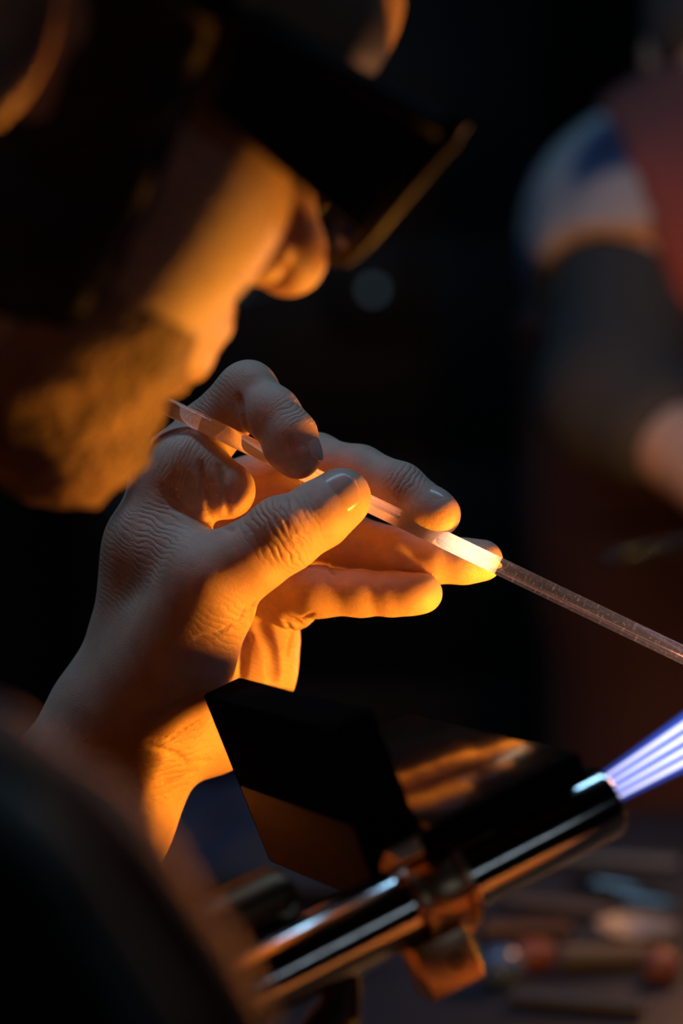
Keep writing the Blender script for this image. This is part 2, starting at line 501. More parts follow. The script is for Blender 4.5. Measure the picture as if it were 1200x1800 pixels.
rod_piece('rod_end', 0, s_glow0, rod_mat('held_glass_painted_glow', [(110, K0), (300, (.01, .003, .001)), (350, (.07, .022, .009)), (480, (.08, .02, .005)), (545, (.70, .18, .03)), (600, (.85, .22, .05)), (650, (.55, .17, .06)), (690, (.30, .09, .035)), (715, (.015, .005, .002)), (760, (.06, .02, .01)), (784, (.35, .16, .08))], .06))  # orange and peach light painted as emission along the held part
gs = rod_piece('painted_glow_section', s_glow0, s_glow1, rod_mat('fingertip_glass_painted_glow', [(782, (.32, .15, .08)), (800, (.75, .42, .24)), (830, (.95, .62, .36)), (868, (.95, .60, .32)), (884, (.75, .34, .12)), (887, (.5, .2, .06))], .08))  # cream glow by the fingertips is painted in as emission
tag(gs, 'rod section with a painted cream glow at the fingertips')
shaft_m = rod_mat('clear_glass_painted_glow', [(886, (.045, .021, .013)), (960, (.026, .013, .009)), (1100, (.042, .022, .016)), (1390, (.10, .045, .03))], .45)  # faint warm light and bright specks painted into the shaft emission
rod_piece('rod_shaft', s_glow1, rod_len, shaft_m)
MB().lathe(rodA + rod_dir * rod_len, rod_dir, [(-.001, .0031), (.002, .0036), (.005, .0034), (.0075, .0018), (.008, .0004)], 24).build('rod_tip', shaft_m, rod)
# unseen molten piece on a second rod, added right of frame for the orange light
gpos = W(1335, 1492, .804)
hold = C2W(232, -212, 655)
gdir = gpos - hold; glen = np.linalg.norm(gdir); gdir /= glen
work = empty('added_molten_glow', hold)
tag(work, 'unseen blob of molten glass on a rod, added as the orange light source', 'molten glass')
MB().tube([hold - gdir * .08, hold + gdir * (glen - .012)], .004, 24).build('rod_shaft', glass_mat('work_rod_glass', (1, 1, 1)), work)
MB().lathe(gpos - gdir * .0135, gdir, [(0, .004), (.003, .0065), (.007, .0098), (.012, .0118), (.017, .0120), (.022, .0100), (.026, .006), (.0275, .002)], 20).build('added_glow_gather', emit_mat('added_molten_emitter', GATHER_RGB, GATHER_L), work)

# ================================================================== the glassworker
# ---- hand and forearm
R = lambda mm: mm / 1000
HF = Field(C2W(-135, -165, 795), C2W(75, 62, 932), .0006)
lo = HF.lo
# rebuild bounds as an axis-aligned world box around the camera-frame box
cs = np.array([C2W(x, y, d) for x in (-128, 64) for y in (-160, 58) for d in (808, 930)])
HF = Field(cs.min(0), cs.max(0), .0006)
def pts(*a): return [(H(x, y, z), R(r)) for (x, y, z, r) in a]
# palm: metacarpals, pads, wrist
HF.chain(pts((303, 842, 20, 14), (262, 1000, 17, 15), (196, 1240, 18, 16)), .010)
HF.chain(pts((330, 885, 38, 12.5), (235, 1250, 28, 15)), .010)
HF.chain(pts((368, 945, 51, 12), (265, 1265, 38, 15)), .010)
HF.chain(pts((420, 1028, 57, 11), (300, 1270, 46, 15)), .010)
# wrist and forearm
EL = (-215, -300, 880)
HF.chain(pts((165, 1262, 17, 16.5), (75, 1410, 15, 18), (-60, 1640, 14, 22)), .014)
HF.chain(pts((286, 1316, 27, 16.5), (195, 1455, 25, 18.5), (60, 1670, 26, 23)), .014)
HF.chain(pts((225, 1290, 18, 20), (140, 1430, 18, 20), (0, 1650, 20, 26)), .012)
# flexor tendons at the wrist
HF.chain(pts((262, 1330, 3, 4.0), (170, 1480, 2, 4.5)), .007)
HF.chain(pts((300, 1345, 12, 3.6), (215, 1480, 8, 4.2)), .006)
# hypothenar and palm pads
HF.chain(pts((468, 1118, 44, 12.5), (440, 1180, 40, 15), (375, 1290, 38, 15)), .010)
HF.chain(pts((400, 985, 40, 11), (452, 1065, 48, 11.5)), .008)
# thenar
HF.chain(pts((245, 1245, 13, 16), (305, 1175, 5, 17.5), (362, 1062, -8, 16.5)), .014)
HF.chain(pts((225, 1225, 12, 15), (372, 1018, -17, 14.2)), .012)
# web and index base
HF.chain(pts((326, 828, 9, 15.5), (398, 862, 5, 10.3)), .005)
HF.chain(pts((258, 950, 8, 14), (345, 990, -8, 11)), .010)
HF.chain(pts((300, 870, 9, 13), (300, 960, 2, 12)), .008)
# thumb
HF.chain(pts((372, 1018, -18, 14.2), (440, 980, -20, 12.0), (500, 942, -20, 12.3)), .006)
HF.chain(pts((500, 942, -20, 12.3), (560, 905, -17, 11.4), (600, 874, -14, 10.2)), .003)
HF.ball(H(492, 930, -24), R(10.5), .005)
HF.ball(H(590, 885, -11), R(9.5), .004)
# fingers, each in a field of its own, then joined
def finger(chain, kbase=.007, extra=()):
    P = pts(*chain)
    A = np.array([p for p, r in P]); rr = max(r for p, r in P)
    q = HF.sl(A.min(0) - rr, A.max(0) + rr, .012)
    X, Y, Z = HF.xyz(q)
    d = np.full(HF.d[q].shape, BIG, np.float32)
    for (a, ra), (b, rb) in zip(P[:-1], P[1:]): d = smin(d, d_cone(X, Y, Z, a, b, ra, rb), .003)
    for (e, re, ke) in extra:
        e = np.array(e); d = smin(d, np.sqrt((X - e[0]) ** 2 + (Y - e[1]) ** 2 + (Z - e[2]) ** 2) - re, ke)
    m = P[0][0]
    dist = np.sqrt((X - m[0]) ** 2 + (Y - m[1]) ** 2 + (Z - m[2]) ** 2)
    w = np.clip((.030 - dist) / .015, 0, 1); w = w * w * (3 - 2 * w)
    HF.d[q] = smin(HF.d[q], d.astype(np.float32), (.0009 + (kbase - .0009) * w).astype(np.float32))
finger(((303, 838, 20, 14), (364, 762, 18, 11.2), (431, 694, 9, 10.6), (478, 728, -2, 9.6), (511, 766, -7, 8.9), (523, 801, -9, 8.2)),
       extra=((H(440, 678, 6), R(8.6), .004), (H(497, 790, -6), R(6.5), .004)))
finger(((330, 885, 38, 12.5), (445, 852, 34, 10.4), (556, 817, 24, 10.2), (632, 829, 14, 9.1), (703, 858, 4, 8.7), (771, 904, -4, 7.7)),
       extra=((H(745, 905, -2), R(7.2), .004), (H(556, 808, 26), R(9), .004)))
finger(((370, 945, 52, 12), (490, 938, 42, 10.2), (612, 952, 27, 9.8), (700, 972, 18.5, 8.8), (770, 983, 13.5, 8.3), (847, 985, 11.5, 7.4)),
       extra=((H(815, 990, 10.5), R(7.0), .004),))
finger(((425, 1030, 58, 11), (482, 1050, 38, 10), (560, 1040, 15, 9.0), (635, 1043, 10, 8.0), (690, 1044, 7, 7.6), (742, 1043, 5, 7.1)), .006,
       extra=((H(515, 1068, 28), R(8.4), .004), (H(722, 1046, 4), R(6.6), .003)))
CAMP = np.array(cam.location)
def surf(px, py, back=.13):
    far = W(px, py, .79); dv = far - CAMP; dv /= np.linalg.norm(dv)
    return HF.hit(W(px, py, .812), dv, .14)
def crease(pp, r=.7, depth=.5, k=1.6):
    """a skin fold: a thin groove along picture points, laid on the skin"""
    P = []
    for (x0, y0), (x1, y1) in zip(pp[:-1], pp[1:]):
        for i in range(4):
            t = i / 4; P.append(surf(x0 + (x1 - x0) * t, y0 + (y1 - y0) * t))
    P.append(surf(*pp[-1])); P = [p for p in P if p is not None]
    cr.append(([p - HF.normal(p) * R(depth - r) * -1 * 0 for p in P], r, depth, k))
cr = []
# thumb knuckle folds
for x0, r in ((462, .3), (478, .45), (494, .4)):
    crease([(x0, 903 - (x0 - 456) * .25), (x0 + 8, 918), (x0 + 20, 938), (x0 + 36, 958)], r, 1, 1.1)
# thumb base and palm lines
crease([(345, 1122), (385, 1112), (420, 1090), (432, 1068)], .5, 1, 1.8); crease([(300, 1138), (345, 1130), (400, 1119)], .3, 1, 1.2)
crease([(444, 1062), (440, 1100), (428, 1150), (424, 1188)], 1.1, 1, 3)
crease([(455, 1095), (475, 1135), (482, 1190)], 1.4, 1, 5); crease([(500, 1090), (512, 1110), (505, 1150)], .7, 1, 2)
crease([(462, 1052), (490, 1078), (528, 1100)], 1.2, 1, 3); crease([(505, 1085), (530, 1088), (550, 1078)], .6)
# wrist creases
crease([(255, 1300), (300, 1298), (345, 1268)], .7); crease([(262, 1312), (310, 1325), (330, 1342), (365, 1336)], .5, 1, 2.0); crease([(290, 1375), (320, 1368), (345, 1355)], .8)
# folds in the web of the thumb
crease([(290, 862), (312, 890), (355, 910), (405, 932)], .5, 1, 3.5)
crease([(352, 815), (355, 855), (366, 900)], .4, 1, 3.2); crease([(386, 822), (394, 870), (400, 905)], .4, 1, 3.2)
# index: deep fold between the first and second phalanx
crease([(419, 698), (425, 718), (429, 742), (440, 768)], .5, 1, 3.0)
crease([(578, 985), (584, 1000), (590, 1010)], .7)
for (P, r, dp, k) in cr:
    for a, b in zip(P[:-1], P[1:]):
        if np.linalg.norm(a - b) < .02: HF.cone(a, b, R(r * .5), R(r * .5), R(k * .8), 's')
hv, hf = HF.mesh()

# ---- head, in its own frame (forward, up, right) millimetres/1000
yw, tl = math.radians(26), math.radians(26)
hF = CD(math.cos(yw) * math.cos(tl), -math.cos(yw) * math.sin(tl), math.sin(yw))
hR = CD(math.sin(yw) * math.cos(tl), -math.sin(yw) * math.sin(tl), -math.cos(yw))
hU = CD(math.sin(tl), math.cos(tl), 0)
HS = 1.045
hO = W(550, 498, .70) - hF * .124 * HS + hU * .012 * HS
def HW(f, u, r): return hO + (hF * f + hU * u + hR * r) * HS / 1000
HM = np.stack([hF, hU, hR]) * HS
L = lambda f, u, r: np.array([f, u, r]) / 1000
FD = Field(L(-120, -160, -95), L(140, 150, 95), .0024)
for s in (1, -1):
    pass
FD.ell(L(-6, 45, 0), L(97, 86, 75))
FD.ell(L(42, -6, 0), L(52, 72, 58), k=.03)
for s in (1, -1):
    FD.cone(L(2, -48, 46 * s), L(70, -74, 14 * s), .017, .018, .024)
    FD.ball(L(60, 0, 42 * s), .022, .022)
    FD.ball(L(58, -34, 34 * s), .026, .022)
    FD.ball(L(69, -10, 31 * s), .021, .018)
    FD.cone(L(86, 36, 0), L(74, 38, 40 * s), .014, .010, .014)
FD.ell(L(30, 58, 0), L(77, 36, 55), k=.03)
FD.ball(L(77, -75, 0), .018, .018)
FD.ell(L(80, -38, 0), L(24, 24, 29), k=.014)
for s in (1, -1): FD.ell(L(94, 20, 31 * s), L(14, 12, 15), k=.012, mode='s')
for s in (1, -1): FD.ball(L(76, 20, 31 * s), .0125, .003)
FD.cone(L(94, 26, 0), L(108, -4, 0), .008, .0105, .010)
FD.ball(L(114, -9, 0), .0108, .007)
for s in (1, -1):
    FD.ball(L(101, -14, 13.5 * s), .0080, .005)
    FD.ell(L(104.5, -19, 9.5 * s), L(7, 9, 4.8), k=.003, mode='s')
for s in (1, -1):
    FD.cone(L(102, -35, 0), L(92, -40, 22 * s), .0052, .003, .005)
    FD.cone(L(100, -46, 0), L(91, -43, 20 * s), .0060, .003, .005)
    FD.cone(L(106, -40.5, 0), L(95, -42, 24 * s), .0012, .0010, .002, 's')
FD.ell(L(93, -58, 0), L(8, 6, 18), k=.006, mode='s')
for s in (1, -1):
    e = Matrix.Rotation(math.radians(14), 3, 'Z')
    FD.ell(L(-8, 4, 75 * s), L(16, 31, 7), ax=np.array([[.97, .22, 0.25 * s], [-.22, .97, 0], [-.25, 0, s]]), k=.004)
    FD.ell(L(-4, 2, 81 * s), L(8, 15, 5), k=.004, mode='s')
base_neck = L(-48, -158, 0)
FD.cone(L(-24, -40, 0), base_neck, .056, .060, .02)
X, Y, Z = np.meshgrid(*FD.ax, indexing='ij', sparse=True)
# beard and hair masks
def sstep(x, a, b):
    t = np.clip((x - a) / (b - a), 0, 1); return t * t * (3 - 2 * t)
head_d = FD.d.copy()
V1, F1 = FD.mesh(); hv1 = hO + V1 @ HM
# beard field
ny = vnoise((X, Y, Z), 170, 3) * .6 + vnoise((X, Y, Z), 420, 4) * .4
mask = sstep(-Y, .020 + .0 * X, .055) * sstep(X, .012, .05) * sstep(Y, -.128, -.105)
lip = np.exp(-(((X - .100) / .012) ** 2 + ((Y + .0405) / .010) ** 2 + (Z / .026) ** 2))
chinw = np.exp(-(((X - .096) / .03) ** 2 + ((Y + .080) / .026) ** 2 + (Z / .034) ** 2))
must = np.exp(-(((X - .102) / .02) ** 2 + ((Y + .029) / .009) ** 2 + (Z / .028) ** 2))
thick = -.004 + mask * (.0058 + .0014 * ny) + chinw * (.001 + .003 * ny) + must * .0065 - lip * .010
BD = Field(L(-120, -160, -95), L(140, 150, 95), .0024)
BD.d = (head_d - thick).astype(np.float32)
V2, F2 = BD.mesh(); bv2 = hO + V2 @ HM
HD = Field(L(-120, -160, -95), L(140, 150, 95), .0024)
Xs = np.minimum(X, .2) + 0 * Y
side = (1 - sstep(X + .10 * (Y + .05), .046, .060))                     # hairline and sideburns
sc2 = np.where(Y > .05, 1 - sstep(X - .45 * (Y - .06), .042, .062), side) * sstep(Y, -.075, -.045)
earm = np.exp(-(((X + .008) / .024) ** 2 + ((Y - .003) / .034) ** 2))
HD.d = (head_d - (-.004 + sc2 * (1 - 1.3 * earm) * (.007 + .009 * sstep(Y, .0, .06) + .002 * vnoise((X, Y, Z), 150, 8)))).astype(np.float32)
V3, F3 = HD.mesh(); hv3 = hO + V3 @ HM

# ---- body in camera-frame millimetres
def cm(x, y, d): return C2W(x, y, d)
neck = hO + base_neck @ HM
J = dict(neck=neck, chest=cm(-275, -95, 605), belly=cm(-330, -270, 610), pelvis=cm(-365, -430, 615),
         rsh=cm(-186, -4, 452), rel=cm(-46, -246, 432), rwr=cm(205, -235, 590),
         lsh=cm(-215, 2, 775), lel=cm(*EL), lwr=H(225, 1300, 24),
         rhip=cm(-350, -470, 525), lhip=cm(-350, -470, 705))
def flat(p, z): return np.array([p[0], p[1], z])
J['rkn'] = flat(J['rhip'] + np.array([.40, -.02, 0]), .545); J['lkn'] = flat(J['lhip'] + np.array([.40, .04, 0]), .545)
J['rhip'][2] = .565; J['lhip'][2] = .565; J['pelvis'][2] = .60
J['ran'] = flat(J['rkn'] + np.array([.02, -.02, 0]), .09); J['lan'] = flat(J['lkn'] + np.array([.02, .02, 0]), .09)
def body_field(J, h, off=0.0, parts=('torso', 'arms', 'legs'), bounds=None):
    allp = np.array(list(J.values()))
    if bounds is None: bounds = (allp.min(0) - .22, allp.max(0) + .22)
    bounds = (np.maximum(bounds[0], [-9, -9, 0.0]), bounds[1])
    F = Field(bounds[0], bounds[1], h)
    latv = J['rsh'] - J['lsh']; latv = latv / np.linalg.norm(latv)
    if 'torso' in parts:
        F.cone(J['neck'], J['neck'] + (J['chest'] - J['neck']) * .4, .060 + off, .075 + off, .03)
        for a, b, ra, rb, w in (('chest', 'belly', .115, .112, .075), ('belly', 'pelvis', .112, .120, .06)):
            for s in (-1, 0, 1):
                F.cone(J[a] + latv * w * s, J[b] + latv * w * s, ra + off, rb + off, .05)
        for sh in ('rsh', 'lsh'):
            F.cone(J['neck'] * .75 + J['chest'] * .25, J[sh], .060 + off, .058 + off, .06)
            F.cone(J['chest'], J[sh] * .85 + J['chest'] * .15, .10 + off, .06 + off, .06)
    if 'arms' in parts:
        for s in 'rl':
            F.cone(J[s + 'sh'], J[s + 'el'], .056 + off, .042 + off, .03)
            if off == 0: F.cone(J[s + 'el'], J[s + 'wr'], .040, .0235, .02)
    if 'legs' in parts:
        for s in 'rl':
            F.cone(J['pelvis'], J[s + 'hip'], .11 + off, .095 + off, .05)
            F.cone(J[s + 'hip'], J[s + 'kn'], .085 + off, .060 + off, .03)
            F.cone(J[s + 'kn'], J[s + 'an'], .058 + off, .042 + off, .03)
            if off == 0:
                fwd = np.array([.13, 0, -.045])
                F.cone(J[s + 'an'] - np.array([.02, 0, .04]), J[s + 'an'] + fwd, .045, .036, .03)
    return F
BF = body_field(J, .006)
# right hand resting on the far side of the frame: palm and five curled fingers
def simple_hand(F, wr, dirv, side, palmn, curl=.9):
    dirv = np.array(dirv) / np.linalg.norm(dirv); side = np.array(side) - dirv * np.dot(side, dirv); side /= np.linalg.norm(side)
    n = np.cross(dirv, side); n = n if np.dot(n, palmn) > 0 else -n
    for i, (o, ln) in enumerate(((-.03, .036), (-.010, .041), (.010, .038), (.029, .030))):
        m = wr + dirv * .085 + side * o
        F.cone(wr + dirv * .01 + side * o * .6, m, .016, .0125, .012)
        a = m + (dirv * math.cos(.5) + n * math.sin(.5)) * ln
        b = a + (dirv * math.cos(.5 + curl) + n * math.sin(.5 + curl)) * ln * .7
        c = b + (dirv * math.cos(.5 + 1.7 * curl) + n * math.sin(.5 + 1.7 * curl)) * ln * .5
        F.cone(m, a, .0115, .0095, .004); F.cone(a, b, .0095, .0085, .003); F.cone(b, c, .0085, .0072, .003)
    t0 = wr + dirv * .02 - side * .025; t1 = t0 + dirv * .04 - side * .022 + n * .015; t2 = t1 + dirv * .03 + n * .012
    t3 = t2 + dirv * .025 + n * .008 + side * .004
    F.cone(t0, t1, .017, .013, .01); F.cone(t1, t2, .0125, .011, .004); F.cone(t2, t3, .011, .009, .003)
V4, F4 = BF.mesh()
q = Field(J['rwr'] - .16, J['rwr'] + .16, .003)
q.cone(J['rel'] * .35 + J['rwr'] * .65, J['rwr'], .029, .0235, .01)
simple_hand(q, J['rwr'], J['rwr'] - J['rel'], (0, .4, .9), (0.2, .9, .2))
V5, F5 = q.mesh()
def joinmesh(*pairs):
    vs = []; fs = []; n = 0
    for v, f in pairs: vs.append(v); fs.append(f + n); n += len(v)
    return np.concatenate(vs), np.concatenate(fs)
pv, pf = joinmesh((hv, hf), (hv1, F1), (V4, F4), (V5, F5))
porg = flat(J['pelvis'], 0)
person = mesh_obj('person', pv, pf, M['skin'], origin=porg)
tag(person, 'bearded person in dark shirt leaning over a glass rod held in the left hand', 'person')
mesh_obj('beard', bv2, F2, M['beard'], person)
mesh_obj('hair', hv3, F3, M['hair'], person)
# shirt with folds on the near sleeve
SF = body_field(J, .005, .010, ('torso', 'arms'))
def S(px, py, d): return W(px, py, d)
SF.chain([(S(-75, 1405, .45), .020), (S(95, 1580, .448), .022), (S(235, 1805, .444), .022), (S(375, 2160, .44), .022)], .010)
def sleeve_hit(px, py):
    dv = W(px, py, 1.0) - CAMP; dv /= np.linalg.norm(dv)
    return SF.hit(W(px, py, .34), dv, .3)
roll = [sleeve_hit(*p) for p in ((-30, 1440), (20, 1515), (78, 1604), (150, 1720), (218, 1834), (290, 1960))]
for a, b in zip(roll[:-1], roll[1:]): SF.cone(a, b, .010, .010, .004)
# cut the shirt open at the cuffs and the collar
for s in 'rl':
    d = J[s + 'wr'] - J[s + 'el']; d /= np.linalg.norm(d)
    SF.cone(J[s + 'el'] + d * .06, J[s + 'el'] + d * .14, .06, .06, .004, 's')
hd = J['neck'] - J['chest']; hd /= np.linalg.norm(hd)
V6, F6 = SF.mesh()
shirt = mesh_obj('shirt', V6, F6, M['shirt'], person)
# red-brown bands added along the near sleeve, imitating orange light on its edges
M['painted_rim'] = mat('red_brown_painted_rim', (.42, .15, .08), .9)
tn = CD(.88, .46, -.14)
pth1 = [p + tn * .009 for p in roll]
axv = J['rel'] - J['rsh']; tn2 = CD(.84, .53, -.10); tn2 = tn2 - axv * tn2.dot(axv) / axv.dot(axv); tn2 /= np.linalg.norm(tn2)
pth2 = [SF.hit(J['rsh'] + axv * t + tn2 * .16, -tn2, .2) for t in np.linspace(.12, .85, 14)]
for pth, rad in ((pth1, .0042), ([p for p in pth2 if p is not None], .0050)):
    mb = MB().tube(pth, [rad * .4] + [rad] * (len(pth) - 2) + [rad * .8], 12)
    sub_obj('painted_rim_band', mb.v, mb.f, M['painted_rim'], shirt, person)
TF = body_field(J, .009, .010, ('legs',))
V7, F7 = TF.mesh()
mesh_obj('trousers', V7, F7, M['trousers'], person)
# fingernails
def nail(c, a, n, Lg, w, rad, name='fingernail'):
    a = np.array(a); n = np.array(n); a = a / np.linalg.norm(a); n = n - a * n.dot(a); n /= np.linalg.norm(n); s = np.cross(a, n)
    nu, nv = 13, 13; vs = []; fs = []
    phi = math.asin(min(.98, w / 2 / rad))
    for lay, off in ((0, .0003), (1, -.0011)):
        for j in range(nv):
            v = -1 + 2 * j / (nv - 1)
            for i in range(nu):
                u = -1 + 2 * i / (nu - 1)
                e = 4.0
                lim = (1 - abs(v) ** e) ** (1 / e) if abs(v) < 1 else .35
                if v < 0: lim = max(.45, (1 - abs(v) ** 2.4) ** (1 / 2.4) if v > -1 else .45)
                uu = u * max(lim, .45)
                th = uu * phi
                ext = (1 - .25 * u * u) if v > .7 else 1
                p = c + a * (v * Lg / 2 * (1 - .14 * u * u)) + s * rad * math.sin(th) - n * rad * (1 - math.cos(th)) + n * off - n * (.0009 * v * v if v < 0 else .0012 * v * v)
                vs.append(p)
    N = nu * nv
    for j in range(nv - 1):
        for i in range(nu - 1):
            q0 = j * nu + i
            fs.append((q0, q0 + 1, q0 + nu + 1, q0 + nu)); fs.append((N + q0, N + q0 + nu, N + q0 + nu + 1, N + q0 + 1))
    for i in range(nu - 1):
        fs.append((i, N + i, N + i + 1, i + 1)); k = (nv - 1) * nu + i; fs.append((k, k + 1, N + k + 1, N + k))
    for j in range(nv - 1):
        k = j * nu; fs.append((k, k + nu, N + k + nu, N + k)); k = j * nu + nu - 1; fs.append((k, N + k, N + k + nu, k + nu))
    return mesh_obj(name, vs, fs, M['nail'], person)
def nail_at(p0, p1, n, Lg, w, rad, t=.5):
    a = H(*p1) - H(*p0); a /= np.linalg.norm(a)
    c0 = H(*p0) * (1 - t) + H(*p1) * t
    n = CD(*n); n = n - a * n.dot(a); n /= np.linalg.norm(n)
    o = c0 + n * .03
    p = HF.hit(o, -n, .04)
    if p is None: p = c0 + n * .008
    return nail(p + n * .0002, a, n, R(Lg), R(w), R(rad))
nail_at((560, 905, -17), (612, 866, -14), (-.12, .28, -.95), 15, 15.5, 10.5, .62)
nail_at((511, 766, -7), (527, 808, -9), (.86, .28, -.42), 13.0, 10.5, 7.8, .70)
nail_at((703, 858, 4), (775, 907, -4), (.42, .72, -.55), 12, 11, 7.8, .78)
nail_at((770, 983, 13.5), (850, 985, 11.5), (.0, -.05, 1), 11, 10, 7.6, .8)
nail_at((690, 1044, 7), (744, 1043, 5), (.0, .1, 1), 9, 8.5, 7.2, .8)

# ================================================================== safety glasses
sg = empty('safety_glasses', HW(100, 10, 0))
tag(sg, 'black wraparound safety glasses worn by the leaning bearded person', 'glasses')
def arc_r(r): return 122 - 16 * (abs(r) / 70) ** 2.2
def sgstrip(u0, u1, r0, r1, n, thick, m, name, lean=0.30):
    vs = []; fs = []
    for i in range(n + 1):
        r = r0 + (r1 - r0) * i / n
        for (u, o) in ((u0, 0), (u1, 0), (u1, -thick), (u0, -thick)):
            vs.append(HW(arc_r(r) + o + (u - 10) * lean, u, r))
    for i in range(n):
        for k in range(4):
            k2 = (k + 1) % 4; fs.append((i * 4 + k, i * 4 + k2, i * 4 + 4 + k2, i * 4 + 4 + k))
    fs.append((0, 3, 2, 1)); fs.append((n * 4, n * 4 + 1, n * 4 + 2, n * 4 + 3))
    return mesh_obj(name, vs, fs, m, sg, smooth=False)
sgstrip(29, 35, -72, 72, 28, 4, M['blackplastic'], 'brow_bar')
RIM = ((8, 30), (10, 14), (16, 0), (28, -6), (45, -6), (60, 0), (69, 10), (72, 20), (72, 31))
def lens(sd):
    vs = []; fs = []; n = 16
    for i in range(n + 1):
        r = 9 + (71.5 - 9) * i / n
        ub = float(np.interp(r, [9, 16, 28, 45, 60, 69, 71.5], [16, 0, -6, -6, 0, 10, 17]))
        for (u, o) in ((ub, 0), (30, 0), (30, -2), (ub, -2)): vs.append(HW(arc_r(r) + o + (u - 10) * .30, u, r * sd))
    for i in range(n):
        for k in range(4):
            k2 = (k + 1) % 4; fs.append((i * 4 + k, i * 4 + k2, i * 4 + 4 + k2, i * 4 + 4 + k))
    fs.append((0, 3, 2, 1)); fs.append((n * 4, n * 4 + 1, n * 4 + 2, n * 4 + 3))
    return mesh_obj('lens', vs, fs, M['lens'], sg, smooth=False)
for s in (1, -1):
    lens(s)
    MB().tube([HW(arc_r(r) - 1 + (u - 10) * .30, u, r * s) for (r, u) in RIM], .0022, 10).build('rim', M['blackplastic'], sg)
    # side shield
    vs = [HW(99, -2, 71 * s), HW(108, 34, 73 * s), HW(48, 32, 78 * s), HW(48, 6, 77 * s)]
    vs += [v - hR * s * .002 for v in vs]
    mesh_obj('side_shield', vs, [(0, 1, 2, 3), (7, 6, 5, 4), (0, 4, 5, 1), (1, 5, 6, 2), (2, 6, 7, 3), (3, 7, 4, 0)], M['blackplastic'], sg, smooth=False)
    MB().tube([HW(104, 30, 74 * s), HW(45, 27, 79 * s), HW(0, 26, 81 * s), HW(-18, 18, 80 * s), HW(-30, -2, 78 * s)], .0034, 10).build('temple', M['blackplastic'], sg)
    MB().tube([HW(102, 12, 7 * s), HW(99, 4, 11 * s), HW(97, -1, 13 * s)], .0028, 8).build('nose_pad', M['blackplastic'], sg)

# ================================================================== bench burner
T = CD(.856, .389, .34); D = CD(-.379, .018, .925); D = D - T * T.dot(D); D /= np.linalg.norm(D)
UPV = np.cross(T, D); UPV = UPV if np.dot(UPV, CD(0, 1, 0)) > 0 else -UPV
E = W(1066, 1404, .735)
def BT(t, d, u): return E + T * t / 1000 + D * d / 1000 + UPV * u / 1000
bxf = np.array([T, D, UPV])
post = BT(-205, 2, -4)
burner = empty('bench_burner', (post[0], post[1], BZ))
tag(burner, 'polished steel bench torch with tilted barrel, clamp and lit nozzle', 'torch')
rb = 11.6
MB().lathe(BT(-150, 0, 0), T, [(R(a), R(b)) for a, b in ((0, rb), (148, rb), (149.4, rb - .4), (150, rb - 1.4), (150, rb - 2.6), (146, rb - 2.8), (145.5, 2))], 64).build('barrel', M['steel'], burner)
MB().lathe(BT(-5, 0, 0), T, [(R(a), R(b)) for a, b in ((0, 8.7), (3.5, 8.7), (4.2, 7.5), (4.2, 1))], 40).build('nozzle_face', M['brass'], burner)
MB().lathe(BT(-222, 0, 0), T, [(R(a), R(b)) for a, b in ((0, 9), (2, 12.5), (40, 14.5), (60, 14.2), (72, 11.8), (76, 11.7))], 48).build('handle_body', M['steel'], burner)
MB().lathe(BT(-250, 10, 17), T, [(R(a), R(b)) for a, b in ((0, 7), (3, 9), (145, 9), (149, 7), (149, 3))], 36).build('upper_tube', M['darkbrass'], burner)
lev = MB().tube([BT(-98, -2, -10), BT(-104, -4, -18), BT(-118, -5, -25), BT(-136, -6, -31), BT(-150, -6, -33)], [R(5), R(6.5), R(7.5), R(6.5), R(4)], 16)
lev.build('valve_lever', M['blackmetal'], burner)
# clamp round the barrel
tcl = -63.0
cl = MB().lathe(BT(tcl - 8.5, 0, 0), T, [(R(a), R(b)) for a, b in ((0, rb + .2), (0, rb + 1.6), (.8, rb + 2.2), (16.2, rb + 2.2), (17, rb + 1.6), (17, rb + .2))], 56, cap=False).build('clamp', M['brass'], burner)
for tt in (tcl - 8.5, tcl + 6.5):
    o = MB().lathe(BT(tt, 0, 0), T, [(0, R(rb + 2.2)), (0, R(rb + 3.2)), (R(2), R(rb + 3.2)), (R(2), R(rb + 2.2))], 56, cap=False).build('clamp_rim', M['brass'], burner); o.parent = cl
o = MB().box(BT(tcl - 7, -6.0, -18.0), bxf, (R(9), R(6.5), R(8.5)), R(1.0)).build('clamp_lug', M['brass'], burner); o.parent = cl
o = MB().box(BT(tcl - 4, -4, -12), bxf, (R(9.5), R(5), R(2.5)), R(.8)).build('clamp_lug_neck', M['brass'], burner); o.parent = cl
o = MB().lathe(BT(tcl - 5, -12.2, -18), -D, [(0, R(2.4)), (R(.6), R(2.4)), (R(.6), R(1.4)), (0, R(1.2))], 18).build('clamp_screw', M['blackmetal'], burner); o.parent = cl
MB().box(BT(tcl + 8, -3, rb + 3.6), bxf, (R(17), R(6), R(1.2)), R(.5)).build('mount_strip', M['brass'], burner)
# stand
MB().tube([BT(-205, 2, -4), np.array([post[0], post[1], BZ + .012])], [.009, .009], 24).build('post', M['blackmetal'], burner)
MB().lathe(np.array([post[0], post[1], BZ]), [0, 0, 1], [(0, .06), (.008, .06), (.012, .056), (.014, .02), (.05, .012)], 40).build('base', M['blackmetal'], burner)

